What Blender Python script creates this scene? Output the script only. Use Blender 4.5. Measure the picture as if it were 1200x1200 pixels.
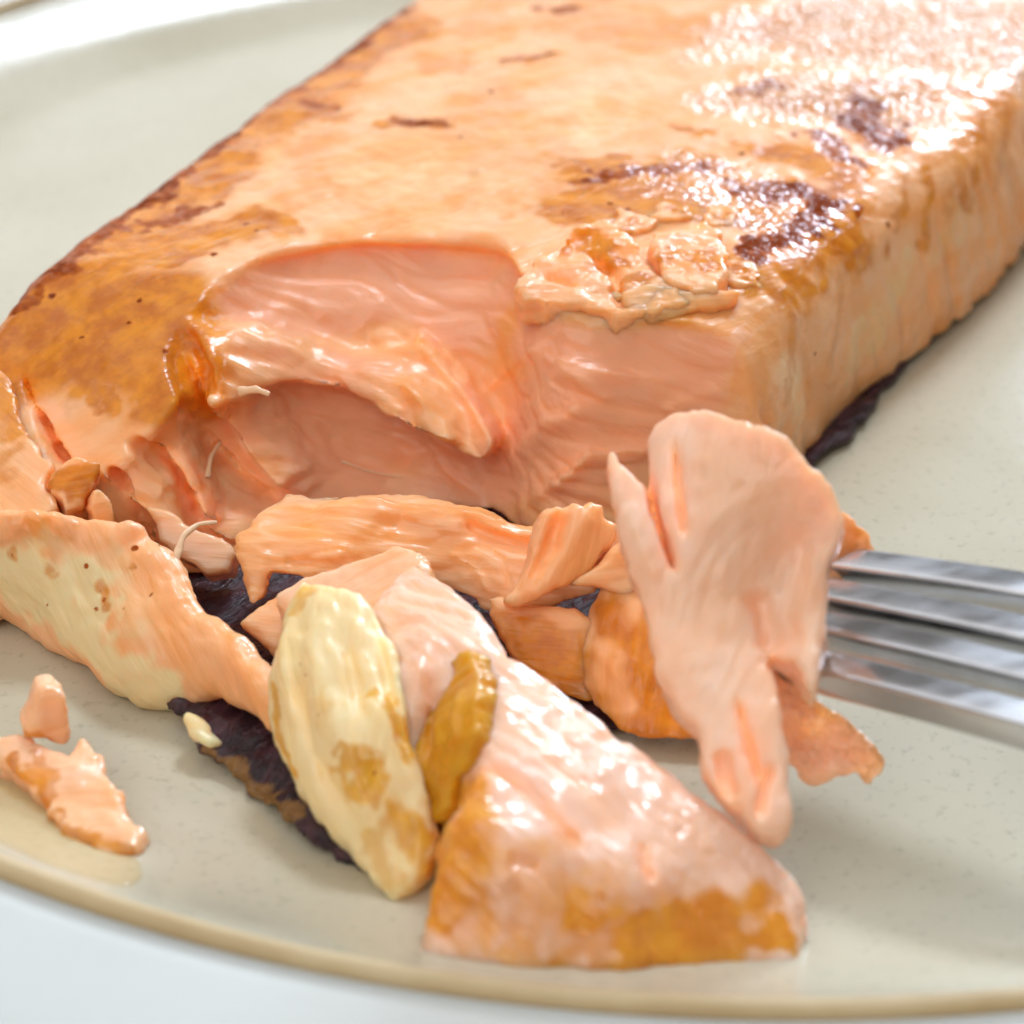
import bpy, math, time
import numpy as np
from mathutils import Vector, Matrix
from mathutils.bvhtree import BVHTree

T0 = time.time()
for o in list(bpy.data.objects):
    bpy.data.objects.remove(o)
scene = bpy.context.scene
C = scene.collection
CM = 0.01                      # geometry is written in centimetres, linked in metres

# ------------------------------------------------------------------ camera
ELEV, DIST, FOV = math.radians(32.5), 20.0, math.radians(26)
fwd = np.array([0, math.cos(ELEV), -math.sin(ELEV)])
upv = np.array([0, math.sin(ELEV), math.cos(ELEV)])
rgt = np.array([1.0, 0, 0])
EYE = np.array([0, 0, 1.0]) - DIST * fwd
cd = bpy.data.cameras.new('camera')
cam = bpy.data.objects.new('camera', cd)
C.objects.link(cam)
cam.location = EYE * CM
cam.rotation_euler = (math.pi / 2 - ELEV, 0, 0)
cd.sensor_width = 36
cd.angle = FOV
cd.clip_start, cd.clip_end = 0.01, 20
cd.dof.use_dof = True
cd.dof.focus_distance = 19.9 * CM
cd.dof.aperture_fstop = 25
scene.camera = cam

# ------------------------------------------------------------------ light
w = bpy.data.worlds.new('World')
scene.world = w
w.use_nodes = True
bg = w.node_tree.nodes['Background']
bg.inputs[0].default_value = (1.0, 0.90, 0.78, 1)
bg.inputs[1].default_value = 0.20


def area(name, loc, target, sx, sy, power, col):
    l = bpy.data.lights.new(name, 'AREA')
    l.shape = 'RECTANGLE'
    l.size, l.size_y, l.energy, l.color = sx, sy, power, col
    o = bpy.data.objects.new(name, l)
    C.objects.link(o)
    o.location = loc
    o.rotation_euler = (Vector(target) - Vector(loc)).to_track_quat('-Z', 'Y').to_euler()
    return o


area('window_light', (0.70, 1.50, 0.52), (0.03, 0.04, 0.01), 0.44, 0.38, 34, (0.66, 0.82, 1.0))
area('high_glare_light', (0.30, 0.95, 1.40), (0.0, 0.0, 0), 0.38, 0.32, 19, (0.74, 0.86, 1.0))  # lamp added high at the back for the cool glare on upward faces
area('ceiling_light', (-0.3, 0.15, 1.6), (0.0, 0.0, 0), 2.0, 1.9, 13, (0.97, 0.98, 1.0))
area('front_fill_light', (-0.55, -1.0, 1.05), (0, 0.02, 0), 1.1, 0.9, 9, (1.0, 0.93, 0.85))  # unseen fill added on the camera side to brighten the torn face
area('back_fill_light', (-0.7, 2.1, 0.65), (0.0, 0.0, 0.1), 2.2, 1.1, 9, (0.95, 0.97, 1.0))  # broad dim lamp added behind, stands in for bounce and lifts grazing reflections

scene.view_settings.view_transform = 'Standard'
scene.view_settings.look = 'None'
scene.view_settings.exposure = -0.24
scene.view_settings.gamma = 1
scene.view_settings.use_curve_mapping = False
scene.render.engine = 'CYCLES'
scene.cycles.use_denoising = True
scene.cycles.max_bounces = 6
scene.cycles.diffuse_bounces = 3
scene.cycles.glossy_bounces = 3
scene.cycles.transmission_bounces = 4
scene.cycles.use_adaptive_sampling = True
scene.cycles.adaptive_threshold = 0.04

# ------------------------------------------------------------------ maths helpers
TAN = math.tan(FOV / 2)


def ray(px, py):
    return fwd + (px / 600 - 1) * TAN * rgt + (1 - py / 600) * TAN * upv


def at(px, py, z=None, y=None):
    d = ray(px, py)
    s = (z - EYE[2]) / d[2] if y is None else (y - EYE[1]) / d[1]
    return EYE + d * s


def P3(c):
    if isinstance(c, np.ndarray):
        return c
    return at(c[0], c[1], c[2]) if len(c) == 3 else at(c[0], c[1], y=c[3])


def smax(a, b, k):
    h = np.maximum(k - np.abs(a - b), 0) / k
    return np.maximum(a, b) + h * h * k * 0.25


def smin(a, b, k):
    return -smax(-a, -b, k)


_R = np.random.RandomState(7)
_PERM = np.concatenate([_R.permutation(256)] * 3).astype(np.int64)
_GR = _R.normal(size=(256, 3))
_GR /= np.linalg.norm(_GR, axis=1)[:, None]


def noise(p):
    """gradient noise, p (N,3) -> (N,), about -0.7..0.7"""
    i = np.floor(p).astype(np.int64)
    f = p - i
    i &= 255
    u = f * f * f * (f * (f * 6 - 15) + 10)
    out = 0
    for dx in (0, 1):
        wx = u[:, 0] if dx else 1 - u[:, 0]
        for dy in (0, 1):
            wy = u[:, 1] if dy else 1 - u[:, 1]
            for dz in (0, 1):
                wz = u[:, 2] if dz else 1 - u[:, 2]
                g = _GR[_PERM[_PERM[_PERM[i[:, 0] + dx] + i[:, 1] + dy] + i[:, 2] + dz] & 255]
                out = out + wx * wy * wz * (g[:, 0] * (f[:, 0] - dx) + g[:, 1] * (f[:, 1] - dy) + g[:, 2] * (f[:, 2] - dz))
    return out


def fbm(p, octv=3, gain=0.5):
    a, s, out = 1.0, 1.0, 0
    for _ in range(octv):
        out = out + a * noise(p * s + 17.3 * s)
        a *= gain
        s *= 2.03
    return out


class TPS:
    def __init__(self, uv, w, reg=1e-3):
        uv = np.array(uv, float)
        n = len(uv)
        self.uv = uv
        r2 = ((uv[:, None] - uv[None]) ** 2).sum(-1)
        K = 0.5 * r2 * np.log(r2 + 1e-9) + reg * np.eye(n)
        Pm = np.c_[np.ones(n), uv]
        A = np.zeros((n + 3, n + 3))
        A[:n, :n], A[:n, n:], A[n:, :n] = K, Pm, Pm.T
        self.c = np.linalg.solve(A, np.r_[np.array(w, float), 0, 0, 0])

    def __call__(self, U, V):
        out = self.c[-3] + self.c[-2] * U + self.c[-1] * V
        for (a, b), c in zip(self.uv, self.c):
            r2 = (U - a) ** 2 + (V - b) ** 2
            out = out + c * 0.5 * r2 * np.log(r2 + 1e-9)
        return out


def poly_sdf(U, V, pts):
    pts = np.array(pts, float)
    d2 = np.full(U.shape, 1e9)
    ins = np.zeros(U.shape, bool)
    for a, b in zip(pts, np.roll(pts, -1, 0)):
        e = b - a
        t = np.clip(((U - a[0]) * e[0] + (V - a[1]) * e[1]) / (e @ e + 1e-12), 0, 1)
        d2 = np.minimum(d2, (U - a[0] - t * e[0]) ** 2 + (V - a[1] - t * e[1]) ** 2)
        c = (a[1] > V) != (b[1] > V)
        if abs(e[1]) > 1e-12:
            ins ^= c & (U < e[0] * (V - a[1]) / e[1] + a[0])
    d = np.sqrt(d2)
    return np.where(ins, -d, d)


def line_field(U, V, pts):
    """distance, signed side, and parameter 0..1 along a polyline"""
    pts = np.array(pts, float)
    seg = np.linalg.norm(np.diff(pts, axis=0), axis=1)
    tot, acc = seg.sum(), 0
    best = np.full(U.shape, 1e9)
    side = np.zeros(U.shape)
    par = np.zeros(U.shape)
    for a, b, L in zip(pts[:-1], pts[1:], seg):
        e = b - a
        t = np.clip(((U - a[0]) * e[0] + (V - a[1]) * e[1]) / (L * L + 1e-12), 0, 1)
        dx, dy = U - a[0] - t * e[0], V - a[1] - t * e[1]
        d = np.hypot(dx, dy)
        m = d < best
        best = np.where(m, d, best)
        side = np.where(m, np.sign(e[0] * dy - e[1] * dx), side)
        par = np.where(m, (acc + t * L) / tot, par)
        acc += L
    return best, side, par


def curve(pts, n=4):
    """closed Catmull-Rom through 2-D points"""
    p = np.array(pts, float)
    a, b, c, d = np.roll(p, 1, 0), p, np.roll(p, -1, 0), np.roll(p, -2, 0)
    out = []
    for i in range(len(p)):
        for t in np.arange(n) / n:
            out.append(0.5 * (2 * b[i] + (c[i] - a[i]) * t + (2 * a[i] - 5 * b[i] + 4 * c[i] - d[i]) * t * t
                              + (3 * b[i] - a[i] - 3 * c[i] + d[i]) * t ** 3))
    return np.array(out)


def surface_nets(f, org, h):
    s = f < 0
    nx, ny, nz = f.shape
    cnt = np.zeros((nx - 1, ny - 1, nz - 1), np.int8)
    corners = [(a, b, c) for a in (0, 1) for b in (0, 1) for c in (0, 1)]
    for a, b, c in corners:
        cnt += s[a:nx - 1 + a, b:ny - 1 + b, c:nz - 1 + c]
    act = (cnt > 0) & (cnt < 8)
    idx = np.full(act.shape, -1, np.int32)
    ijk = np.argwhere(act)
    idx[act] = np.arange(len(ijk))
    val = {k: f[ijk[:, 0] + k[0], ijk[:, 1] + k[1], ijk[:, 2] + k[2]] for k in corners}
    acc = np.zeros((len(ijk), 3))
    n = np.zeros(len(ijk))
    for a in corners:
        for ax in range(3):
            if a[ax]:
                continue
            b = tuple(1 if q == ax else a[q] for q in range(3))
            va, vb = val[a], val[b]
            m = (va < 0) != (vb < 0)
            t = np.where(m, va / np.where(m, va - vb, 1), 0)
            pt = np.zeros((len(ijk), 3)) + np.array(a, float)
            pt[:, ax] += t
            acc += pt * m[:, None]
            n += m
    verts = org + h * (ijk + acc / n[:, None])
    faces = []
    for ax in range(3):
        b, c = [(1, 2), (2, 0), (0, 1)][ax]
        sl0 = [slice(None)] * 3
        sl1 = [slice(None)] * 3
        sl0[ax], sl1[ax] = slice(0, -1), slice(1, None)
        d = s[tuple(sl0)].astype(np.int8) - s[tuple(sl1)].astype(np.int8)
        e = np.argwhere(d != 0)
        ok = (e[:, b] > 0) & (e[:, c] > 0) & (e[:, b] < f.shape[b] - 1) & (e[:, c] < f.shape[c] - 1)
        e = e[ok]
        sg = d[tuple(e.T)]

        def cell(db, dc):
            q = e.copy()
            q[:, b] += db
            q[:, c] += dc
            return idx[tuple(q.T)]
        q = np.stack([cell(-1, -1), cell(0, -1), cell(0, 0), cell(-1, 0)], 1)
        q[sg < 0] = q[sg < 0][:, ::-1]
        faces.append(q)
    return verts, np.concatenate(faces)


def vnormals(v, f):
    n = np.cross(v[f[:, 2]] - v[f[:, 0]], v[f[:, 3]] - v[f[:, 1]])
    out = np.zeros_like(v)
    for k in range(4):
        for a in range(3):
            out[:, a] += np.bincount(f[:, k], n[:, a], len(v))
    return out / (np.linalg.norm(out, axis=1)[:, None] + 1e-12)


# ------------------------------------------------------------------ objects
def tag(o, label=None, cat=None, group=None, kind=None):
    for k, v in (('label', label), ('category', cat), ('group', group), ('kind', kind)):
        if v:
            o[k] = v
    return o


def empty(name, loc, label, cat, group=None):
    o = bpy.data.objects.new(name, None)
    o.empty_display_size = 0.01
    C.objects.link(o)
    o.location = np.array(loc) * CM
    return tag(o, label, cat, group)


LAYERS = ('sear', 'char', 'pink', 'fat', 'wet')


class Body:
    """mesh data kept in cm until every colour layer has been painted on it"""

    def __init__(self, name, v, f, fib, mat, parent=None):
        self.name, self.v, self.f, self.fib, self.mat, self.parent = name, v, f, fib, mat, parent
        self.lay = {k: np.zeros(len(v)) for k in LAYERS}
        self.bvh = None

    def hit(self, px, py):
        if self.bvh is None:
            self.bvh = BVHTree.FromPolygons([tuple(x) for x in self.v], [tuple(x) for x in self.f])
        d = Vector(ray(px, py)).normalized()
        loc, _, _, _ = self.bvh.ray_cast(Vector(EYE), d)
        if loc is None:                     # just past the outline: nearest point to the ray
            cand = [self.bvh.find_nearest(Vector(EYE) + d * t) for t in np.linspace(14, 36, 89)]
            loc = min(cand, key=lambda c: c[3])[0]
        return np.array(loc)

    def paint(self, layer, strokes):
        """strokes: (points in picture order [(px,py),...], radius cm, strength)"""
        for i, (pts, r, s) in enumerate(strokes):
            q = np.array([self.hit(*p) for p in pts])
            if len(q) == 1:
                q = np.array([q[0], q[0] + 1e-4])
            lo, hi = q.min(0) - 3 * r, q.max(0) + 3 * r
            near = np.where(((self.v > lo) & (self.v < hi)).all(1))[0]
            if not len(near):
                continue
            v = self.v[near]
            fq = min(0.55 / r, 4.0)
            wv = np.stack([fbm(v * fq + 31.7 * k + i * 3.1, 3, 0.6) for k in range(3)], 1)
            v = v + wv * min(r, 0.35) * 1.5
            best = np.full(len(v), 1e9)
            for a, b in zip(q[:-1], q[1:]):
                e = b - a
                t = np.clip(((v - a) @ e) / (e @ e + 1e-12), 0, 1)
                best = np.minimum(best, np.linalg.norm(v - a - t[:, None] * e, axis=1))
            g = np.clip(1.5 - best / r, 0, 1)          # solid to r/2, gone at 1.5 r
            g = g * g * (3 - 2 * g) * s
            self.lay[layer][near] = np.maximum(self.lay[layer][near], g)
        return self

    def done(self, loc=(0, 0, 0)):
        me = bpy.data.meshes.new(self.name)
        v = (self.v - np.array(loc)) * CM
        me.vertices.add(len(v))
        me.vertices.foreach_set('co', v.astype(np.float32).ravel())
        nf = len(self.f)
        me.loops.add(nf * 4)
        me.polygons.add(nf)
        me.loops.foreach_set('vertex_index', self.f.astype(np.int32).ravel())
        me.polygons.foreach_set('loop_start', np.arange(0, nf * 4, 4, dtype=np.int32))
        me.polygons.foreach_set('use_smooth', np.ones(nf, bool))
        me.update()
        me.validate()
        for k, a in self.lay.items():
            if a.any():
                me.attributes.new(k, 'FLOAT', 'POINT').data.foreach_set('value', a.astype(np.float32))
        me.attributes.new('fib', 'FLOAT_VECTOR', 'POINT').data.foreach_set('vector', self.fib.astype(np.float32).ravel())
        me.materials.append(self.mat)
        o = bpy.data.objects.new(self.name, me)
        C.objects.link(o)
        if self.parent is not None:
            o.parent = self.parent
        else:
            o.location = np.array(loc) * CM
        return o


class Frame:
    def __init__(self, a, b, c):
        """plane through three (px,py,z) anchors, normal towards the viewer"""
        A, B, D = P3(a), P3(b), P3(c)
        n = np.cross(B - A, D - A)
        n /= np.linalg.norm(n)
        if n @ (EYE - A) < 0:
            n = -n
        up = np.array([0, 0, 1.0]) if abs(n[2]) < 0.9 else np.array([0, 1.0, 0])
        self.o, self.n = A, n
        self.u = np.cross(up, n)
        self.u /= np.linalg.norm(self.u)
        self.v = np.cross(n, self.u)

    def pix(self, px, py, w=0.0):
        d = ray(px, py)
        s = ((self.o + w * self.n - EYE) @ self.n) / (d @ self.n)
        p = EYE + s * d - self.o
        return np.array([p @ self.u, p @ self.v])

    def loc(self, p):
        q = p - self.o
        return np.array([q @ self.u, q @ self.v, q @ self.n])

    def world(self, L):
        return self.o + L[:, :1] * self.u + L[:, 1:2] * self.v + L[:, 2:3] * self.n


def strokes_height(U, V, toUV, strokes):
    """relief strokes: (pts, amp, width, kind) kind 'g' round, 's' cliff falling off to the left side of the line"""
    H = np.zeros(U.shape)
    for pts, amp, wd, kind in strokes:
        if kind in 'pq':                         # raised plateau; 'q' has a soft border, amp may ramp between two points
            d = poly_sdf(U, V, curve([toUV(*p) for p in pts], 3))
            d = d + 0.03 * fbm(np.c_[U.ravel(), V.ravel(), np.zeros(U.size)] * 5, 2).reshape(U.shape)
            t = np.clip(-d / wd, 0, 1)
            if isinstance(amp, tuple):
                a0, a1, p0, p1 = amp
                q0, q1 = toUV(*p0), toUV(*p1)
                e = q1 - q0
                amp_ = a0 + (a1 - a0) * np.clip(((U - q0[0]) * e[0] + (V - q0[1]) * e[1]) / (e @ e), 0, 1)
            else:
                amp_ = amp
            H += amp_ * t * t * (3 - 2 * t)
            continue
        d, side, par = line_field(U, V, [toUV(*p) for p in pts])
        ends = np.clip(np.minimum(par, 1 - par) * 6 + 0.15, 0, 1)
        if kind == 'g':
            H += amp * np.exp(-(d / wd) ** 2) * ends
        else:
            H += amp * np.where(side > 0, np.exp(-(d / wd) ** 2), np.exp(-(d / (wd * 0.12)) ** 2)) * ends
    return H


def piece(name, anchors, outline, mat, ctrl=(), hi=0.0, lo=0.3, k=0.12, res=0.022, jag=0.03, jagf=4.0,
          lump=0.03, lumpf=2.5, fine=0.012, fringe=0.035, fib=0.0, strokes=(), parent=None, smooth=True, taper=0.0, seed=0, thin=0.0,
          floor=None, shear=None):
    F = Frame(*anchors)
    W = None
    if ctrl:
        L = [F.loc(P3(c)) for c in ctrl] + [F.loc(P3(c)) for c in anchors]
        L = np.array(L)
        W = TPS(L[:, :2], L[:, 2])

    def wat(px, py):
        if W is None:
            return 0.0
        ww = 0.0
        for _ in range(3):
            q = F.pix(px, py, ww)
            ww = float(W(q[0], q[1]))
        return ww

    def toUV(px, py):
        return F.pix(px, py, wat(px, py))
    pts = np.array([toUV(*p) for p in outline])
    if smooth:
        pts = curve(pts, 3)
    m = 0.15 + k + (0.6 if shear else 0)
    u0, v0 = pts.min(0) - m
    u1, v1 = pts.max(0) + m
    us, vs = np.arange(u0, u1, res), np.arange(v0, v1, res)
    U, V = np.meshgrid(us, vs, indexing='ij')
    d2 = poly_sdf(U, V, pts)
    q = np.c_[U.ravel(), V.ravel(), np.full(U.size, seed * 3.7)]
    if jag:
        d2 = d2 + jag * fbm(q * jagf, 3, 0.6).reshape(U.shape)
    ca, sa = math.cos(fib), math.sin(fib)
    if fringe:
        fu, fv_ = U * ca + V * sa, -U * sa + V * ca
        d2 = d2 + fringe * fbm(np.c_[(fu * 0.8).ravel(), (fv_ * 7).ravel(), np.full(U.size, seed * 1.9 + 5)], 2, 0.7).reshape(U.shape)
    Wg = W(U, V) if W is not None else np.zeros(U.shape)
    sel = d2 < m
    Wg = np.clip(Wg, Wg[sel].min(), Wg[sel].max())
    H = strokes_height(U, V, toUV, strokes)
    Hi, Lo = Wg + hi + H, Wg - lo
    if thin:                                    # thinner towards the outline
        t = np.clip(-d2 / thin, 0, 1) ** 0.5
        Hi = Wg - lo / 2 + (hi + lo / 2) * (0.25 + 0.75 * t) + H
        Lo = Wg - lo / 2 - (lo / 2) * (0.25 + 0.75 * t)
    ws = np.arange(Lo[sel].min() - 0.1, Hi[sel].max() + 0.1, res)
    Wz = ws[None, None, :]
    f = smax(Wz - Hi[:, :, None], Lo[:, :, None] - Wz, k * 0.7)
    d3 = d2[:, :, None]
    if shear:                                   # the outline slides sideways with depth: a leaning side wall
        d3 = np.empty(f.shape)
        top_w = Hi[sel].max()
        for n_, w_ in enumerate(ws):
            t_ = np.clip(Hi - w_, 0, shear[2])
            iu = np.clip((U - t_ * shear[0] - us[0]) / res, 0, len(us) - 1.01)
            iv = np.clip((V - t_ * shear[1] - vs[0]) / res, 0, len(vs) - 1.01)
            i0, j0 = iu.astype(int), iv.astype(int)
            fu_, fv2 = iu - i0, iv - j0
            d3[:, :, n_] = (d2[i0, j0] * (1 - fu_) + d2[i0 + 1, j0] * fu_) * (1 - fv2) + (d2[i0, j0 + 1] * (1 - fu_) + d2[i0 + 1, j0 + 1] * fu_) * fv2
    f = smax(f, d3 + taper * (Wz - Hi[:, :, None]), k)
    if floor is not None:
        Zw = F.o[2] + U[:, :, None] * F.u[2] + V[:, :, None] * F.v[2] + Wz * F.n[2]
        f = smax(f, floor - Zw, 0.06)
    f[0], f[-1], f[:, 0], f[:, -1], f[:, :, 0], f[:, :, -1] = 1, 1, 1, 1, 1, 1
    Lv, fc = surface_nets(f.astype(np.float32), np.array([us[0], vs[0], ws[0]]), res)
    nn = vnormals(Lv, fc)
    off = seed * 5.1
    if lump:
        Lv = Lv + nn * (lump * fbm(Lv * lumpf + off, 3))[:, None]
    ca, sa = math.cos(fib), math.sin(fib)
    fb = np.c_[Lv[:, 0] * ca + Lv[:, 1] * sa, -Lv[:, 0] * sa + Lv[:, 1] * ca, Lv[:, 2]] + seed * 1.37
    if fine:                                    # fibre relief in the mesh itself
        q3 = fb + 0.12 * np.stack([noise(fb * 1.3 + 9), noise(fb * 1.3 + 40), noise(fb * 1.3 + 71)], 1)
        rid = 1 - np.abs(noise(q3 * np.array([0.9, 6.5, 6.5]))) * 2.2
        Lv = Lv + nn * (fine * (fbm(q3 * np.array([1.6, 11, 11]), 2) - 0.9 * np.clip(rid - 0.55, 0, 1) * 2))[:, None]
    return Body(name, F.world(Lv), fc, fb, mat, parent)


# ------------------------------------------------------------------ materials
class N:
    def __init__(self, name):
        self.m = bpy.data.materials.new(name)
        self.m.use_nodes = True
        self.t = self.m.node_tree
        self.b = self.t.nodes['Principled BSDF']

    def n(self, typ, **kw):
        nd = self.t.nodes.new(typ)
        for k, v in kw.items():
            setattr(nd, k, v)
        return nd

    def link(self, a, b):
        self.t.links.new(a, b)

    def put(self, sock, v):
        if hasattr(v, 'node'):
            self.link(v, sock)
        else:
            sock.default_value = v

    def math(self, op, a, b=0.0, c=0.0, clamp=False):
        nd = self.n('ShaderNodeMath', operation=op, use_clamp=clamp)
        for s, v in zip(nd.inputs, (a, b, c)):
            self.put(s, v)
        return nd.outputs[0]

    def mix(self, f, a, b):
        nd = self.n('ShaderNodeMix', data_type='RGBA')
        self.put(nd.inputs[0], f)
        self.put(nd.inputs[6], a if hasattr(a, 'node') else (*a, 1))
        self.put(nd.inputs[7], b if hasattr(b, 'node') else (*b, 1))
        return nd.outputs[2]

    def attr(self, name):
        return self.n('ShaderNodeAttribute', attribute_name=name)

    def vec(self, base, scale):
        nd = self.n('ShaderNodeVectorMath', operation='MULTIPLY')
        self.link(base, nd.inputs[0])
        nd.inputs[1].default_value = scale
        return nd.outputs[0]

    def noise(self, vec, scale, detail=3, rough=0.55, dist=0.0):
        nd = self.n('ShaderNodeTexNoise')
        self.link(vec, nd.inputs['Vector'])
        nd.inputs['Scale'].default_value = scale
        nd.inputs['Detail'].default_value = detail
        nd.inputs['Roughness'].default_value = rough
        nd.inputs['Distortion'].default_value = dist
        return nd.outputs[0]

    def ramp(self, v, lo, hi):
        nd = self.n('ShaderNodeMapRange', interpolation_type='SMOOTHSTEP')
        self.put(nd.inputs[0], v)
        nd.inputs[1].default_value, nd.inputs[2].default_value = lo, hi
        return nd.outputs[0]

    def bump(self, h, strength, dist, prev=None):
        nd = self.n('ShaderNodeBump')
        self.put(nd.inputs['Strength'], strength)
        nd.inputs['Distance'].default_value = dist
        self.link(h, nd.inputs['Height'])
        if prev is not None:
            self.link(prev, nd.inputs['Normal'])
        return nd.outputs[0]


def flesh_material(name, base, base2, fatcol=(0.90, 0.70, 0.38), pink=(0.97, 0.44, 0.25), sear=(0.55, 0.130, 0.002),
                   sear2=(0.82, 0.275, 0.007), char=(0.18, 0.028, 0.005), rough=0.38, coat=0.25, fibre=0.30, sss=0.9):
    s = N(name)
    fv = s.attr('fib').outputs['Vector']
    n1 = s.noise(s.vec(fv, (0.5, 1.6, 1.6)), 1.3, 2)
    fibn = s.noise(s.vec(fv, (1.2, 14, 14)), 1.0, 2, 0.6)
    col = s.mix(s.ramp(n1, 0.3, 0.7), base, base2)
    col = s.mix(s.math('MULTIPLY', s.ramp(fibn, 0.5, 0.8), 0.30), col, tuple(min(1, c * 1.12) for c in base))
    rag = s.noise(fv, 3.2, 3, 0.62)
    rag2 = s.noise(fv, 11.0, 2, 0.6)
    ragc = s.math('ADD', s.math('MULTIPLY', rag, 0.75), s.math('MULTIPLY', rag2, 0.25))

    def layer(nm, amt, lo, hi):
        a = s.attr(nm).outputs['Fac']
        v = s.math('ADD', a, s.math('MULTIPLY', s.math('SUBTRACT', ragc, 0.5), s.math('MULTIPLY', amt, s.ramp(a, 0.0, 0.12))))
        return s.ramp(v, lo, hi)
    fp = layer('pink', 0.5, 0.1, 0.95)
    col = s.mix(fp, col, pink)
    ff = layer('fat', 0.7, 0.15, 0.85)
    col = s.mix(ff, col, fatcol)
    fs = layer('sear', 0.95, 0.06, 0.92)
    scol = s.mix(s.ramp(rag, 0.3, 0.7), sear, sear2)
    col = s.mix(s.math('MULTIPLY', fs, 0.93), col, scol)
    fc = layer('char', 1.9, 0.14, 1.05)
    col = s.mix(s.ramp(fc, 0.0, 0.5), col, (0.42, 0.085, 0.005))
    col = s.mix(s.ramp(fc, 0.5, 1.15), col, char)
    s.link(col, s.b.inputs['Base Color'])
    wet = s.attr('wet').outputs['Fac']
    s.put(s.b.inputs['Roughness'], s.math('SUBTRACT', rough, s.math('MULTIPLY', s.math('MAXIMUM', wet, fs), rough * 0.35)))
    s.b.subsurface_method = 'BURLEY'
    s.b.inputs['Subsurface Weight'].default_value = sss
    s.b.inputs['Subsurface Radius'].default_value = (1.0, 0.38, 0.15)
    s.b.inputs['Subsurface Scale'].default_value = 0.0034
    s.put(s.b.inputs['Specular IOR Level'], s.math('SUBTRACT', 0.30, s.math('MULTIPLY', fc, 0.30)))
    gl = s.noise(fv, 2.4, 1)
    s.put(s.b.inputs['Coat Weight'], s.math('MULTIPLY', s.math('ADD', s.math('MULTIPLY', s.ramp(gl, 0.42, 0.62), coat * 1.3), s.math('MULTIPLY', wet, 0.8), clamp=True),
                                            s.math('SUBTRACT', 1.0, s.math('MULTIPLY', fc, 0.8))))
    s.b.inputs['Coat Roughness'].default_value = 0.13
    b1 = s.bump(fibn, fibre, 0.0005)
    vo = s.n('ShaderNodeTexVoronoi', feature='F1')
    s.link(fv, vo.inputs['Vector'])
    vo.inputs['Scale'].default_value = 11
    grain = s.math('SUBTRACT', 1.0, s.math('ADD', s.math('MULTIPLY', vo.outputs['Distance'], vo.outputs['Distance']), s.math('MULTIPLY', rag2, 0.8)))
    bw = s.bump(grain, s.math('MULTIPLY', s.math('MAXIMUM', wet, s.math('MULTIPLY', fc, 0.5)), 0.9), 0.0011, b1)
    s.link(bw, s.b.inputs['Normal'])
    s.link(bw, s.b.inputs['Coat Normal'])
    return s.m


PEACH, PEACH2 = (0.97, 0.40, 0.13), (0.98, 0.52, 0.27)
M_flesh = flesh_material('cooked_salmon', PEACH, PEACH2)
M_inner = flesh_material('moist_salmon', (0.97, 0.45, 0.15), (0.97, 0.53, 0.23), coat=0.35)
M_pale = flesh_material('pale_salmon', (0.98, 0.50, 0.25), (0.98, 0.60, 0.38), rough=0.30, coat=0.35)
M_chunk = flesh_material('chunk_salmon', (0.98, 0.55, 0.36), (0.98, 0.65, 0.50), sear=(0.72, 0.22, 0.004), sear2=(0.90, 0.36, 0.014), rough=0.28, coat=0.55)
M_held = flesh_material('held_salmon', (0.98, 0.54, 0.33), (0.98, 0.64, 0.46), rough=0.30, coat=0.45)
M_fat = flesh_material('pale_fat', (0.94, 0.70, 0.34), (0.95, 0.77, 0.45), sear=(0.66, 0.26, 0.004), sear2=(0.86, 0.44, 0.02), fibre=0.15)
M_strand = flesh_material('torn_fibre', (0.97, 0.60, 0.36), (0.97, 0.66, 0.42), sss=0.1)
M_ochre = flesh_material('oily_ochre', (0.60, 0.23, 0.006), (0.76, 0.36, 0.02), rough=0.36, coat=0.3)


def skin_material():
    s = N('fish_skin')
    fv = s.attr('fib').outputs['Vector']
    n1 = s.noise(s.vec(fv, (1, 3, 3)), 2.2, 5)
    col = s.mix(s.ramp(n1, 0.35, 0.7), (0.018, 0.008, 0.014), (0.085, 0.03, 0.045))
    ff = s.ramp(s.attr('fat').outputs['Fac'], 0.2, 0.8)
    s.link(s.mix(ff, col, (0.25, 0.12, 0.03)), s.b.inputs['Base Color'])
    s.b.inputs['Roughness'].default_value = 0.32
    b = s.bump(s.noise(s.vec(fv, (2, 6, 6)), 2.0, 5), 0.7, 0.0012)
    s.link(b, s.b.inputs['Normal'])
    return s.m


M_skin = skin_material()


def glaze_material():
    s = N('stoneware_glaze')
    co = s.n('ShaderNodeTexCoord').outputs['Object']
    st = s.noise(co, 950, 3, 0.65)
    big = s.noise(co, 26, 3)
    col = s.mix(s.ramp(big, 0.3, 0.7), (0.54, 0.49, 0.365), (0.61, 0.56, 0.435))
    col = s.mix(s.math('MULTIPLY', s.ramp(st, 0.54, 0.72), 0.38), col, (0.30, 0.285, 0.20))
    s.link(col, s.b.inputs['Base Color'])
    s.b.inputs['Roughness'].default_value = 0.16
    s.b.inputs['IOR'].default_value = 1.5
    s.b.inputs['Specular IOR Level'].default_value = 0.38
    s.link(s.bump(s.noise(co, 300, 3), 0.12, 0.0004), s.b.inputs['Normal'])
    return s.m


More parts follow.
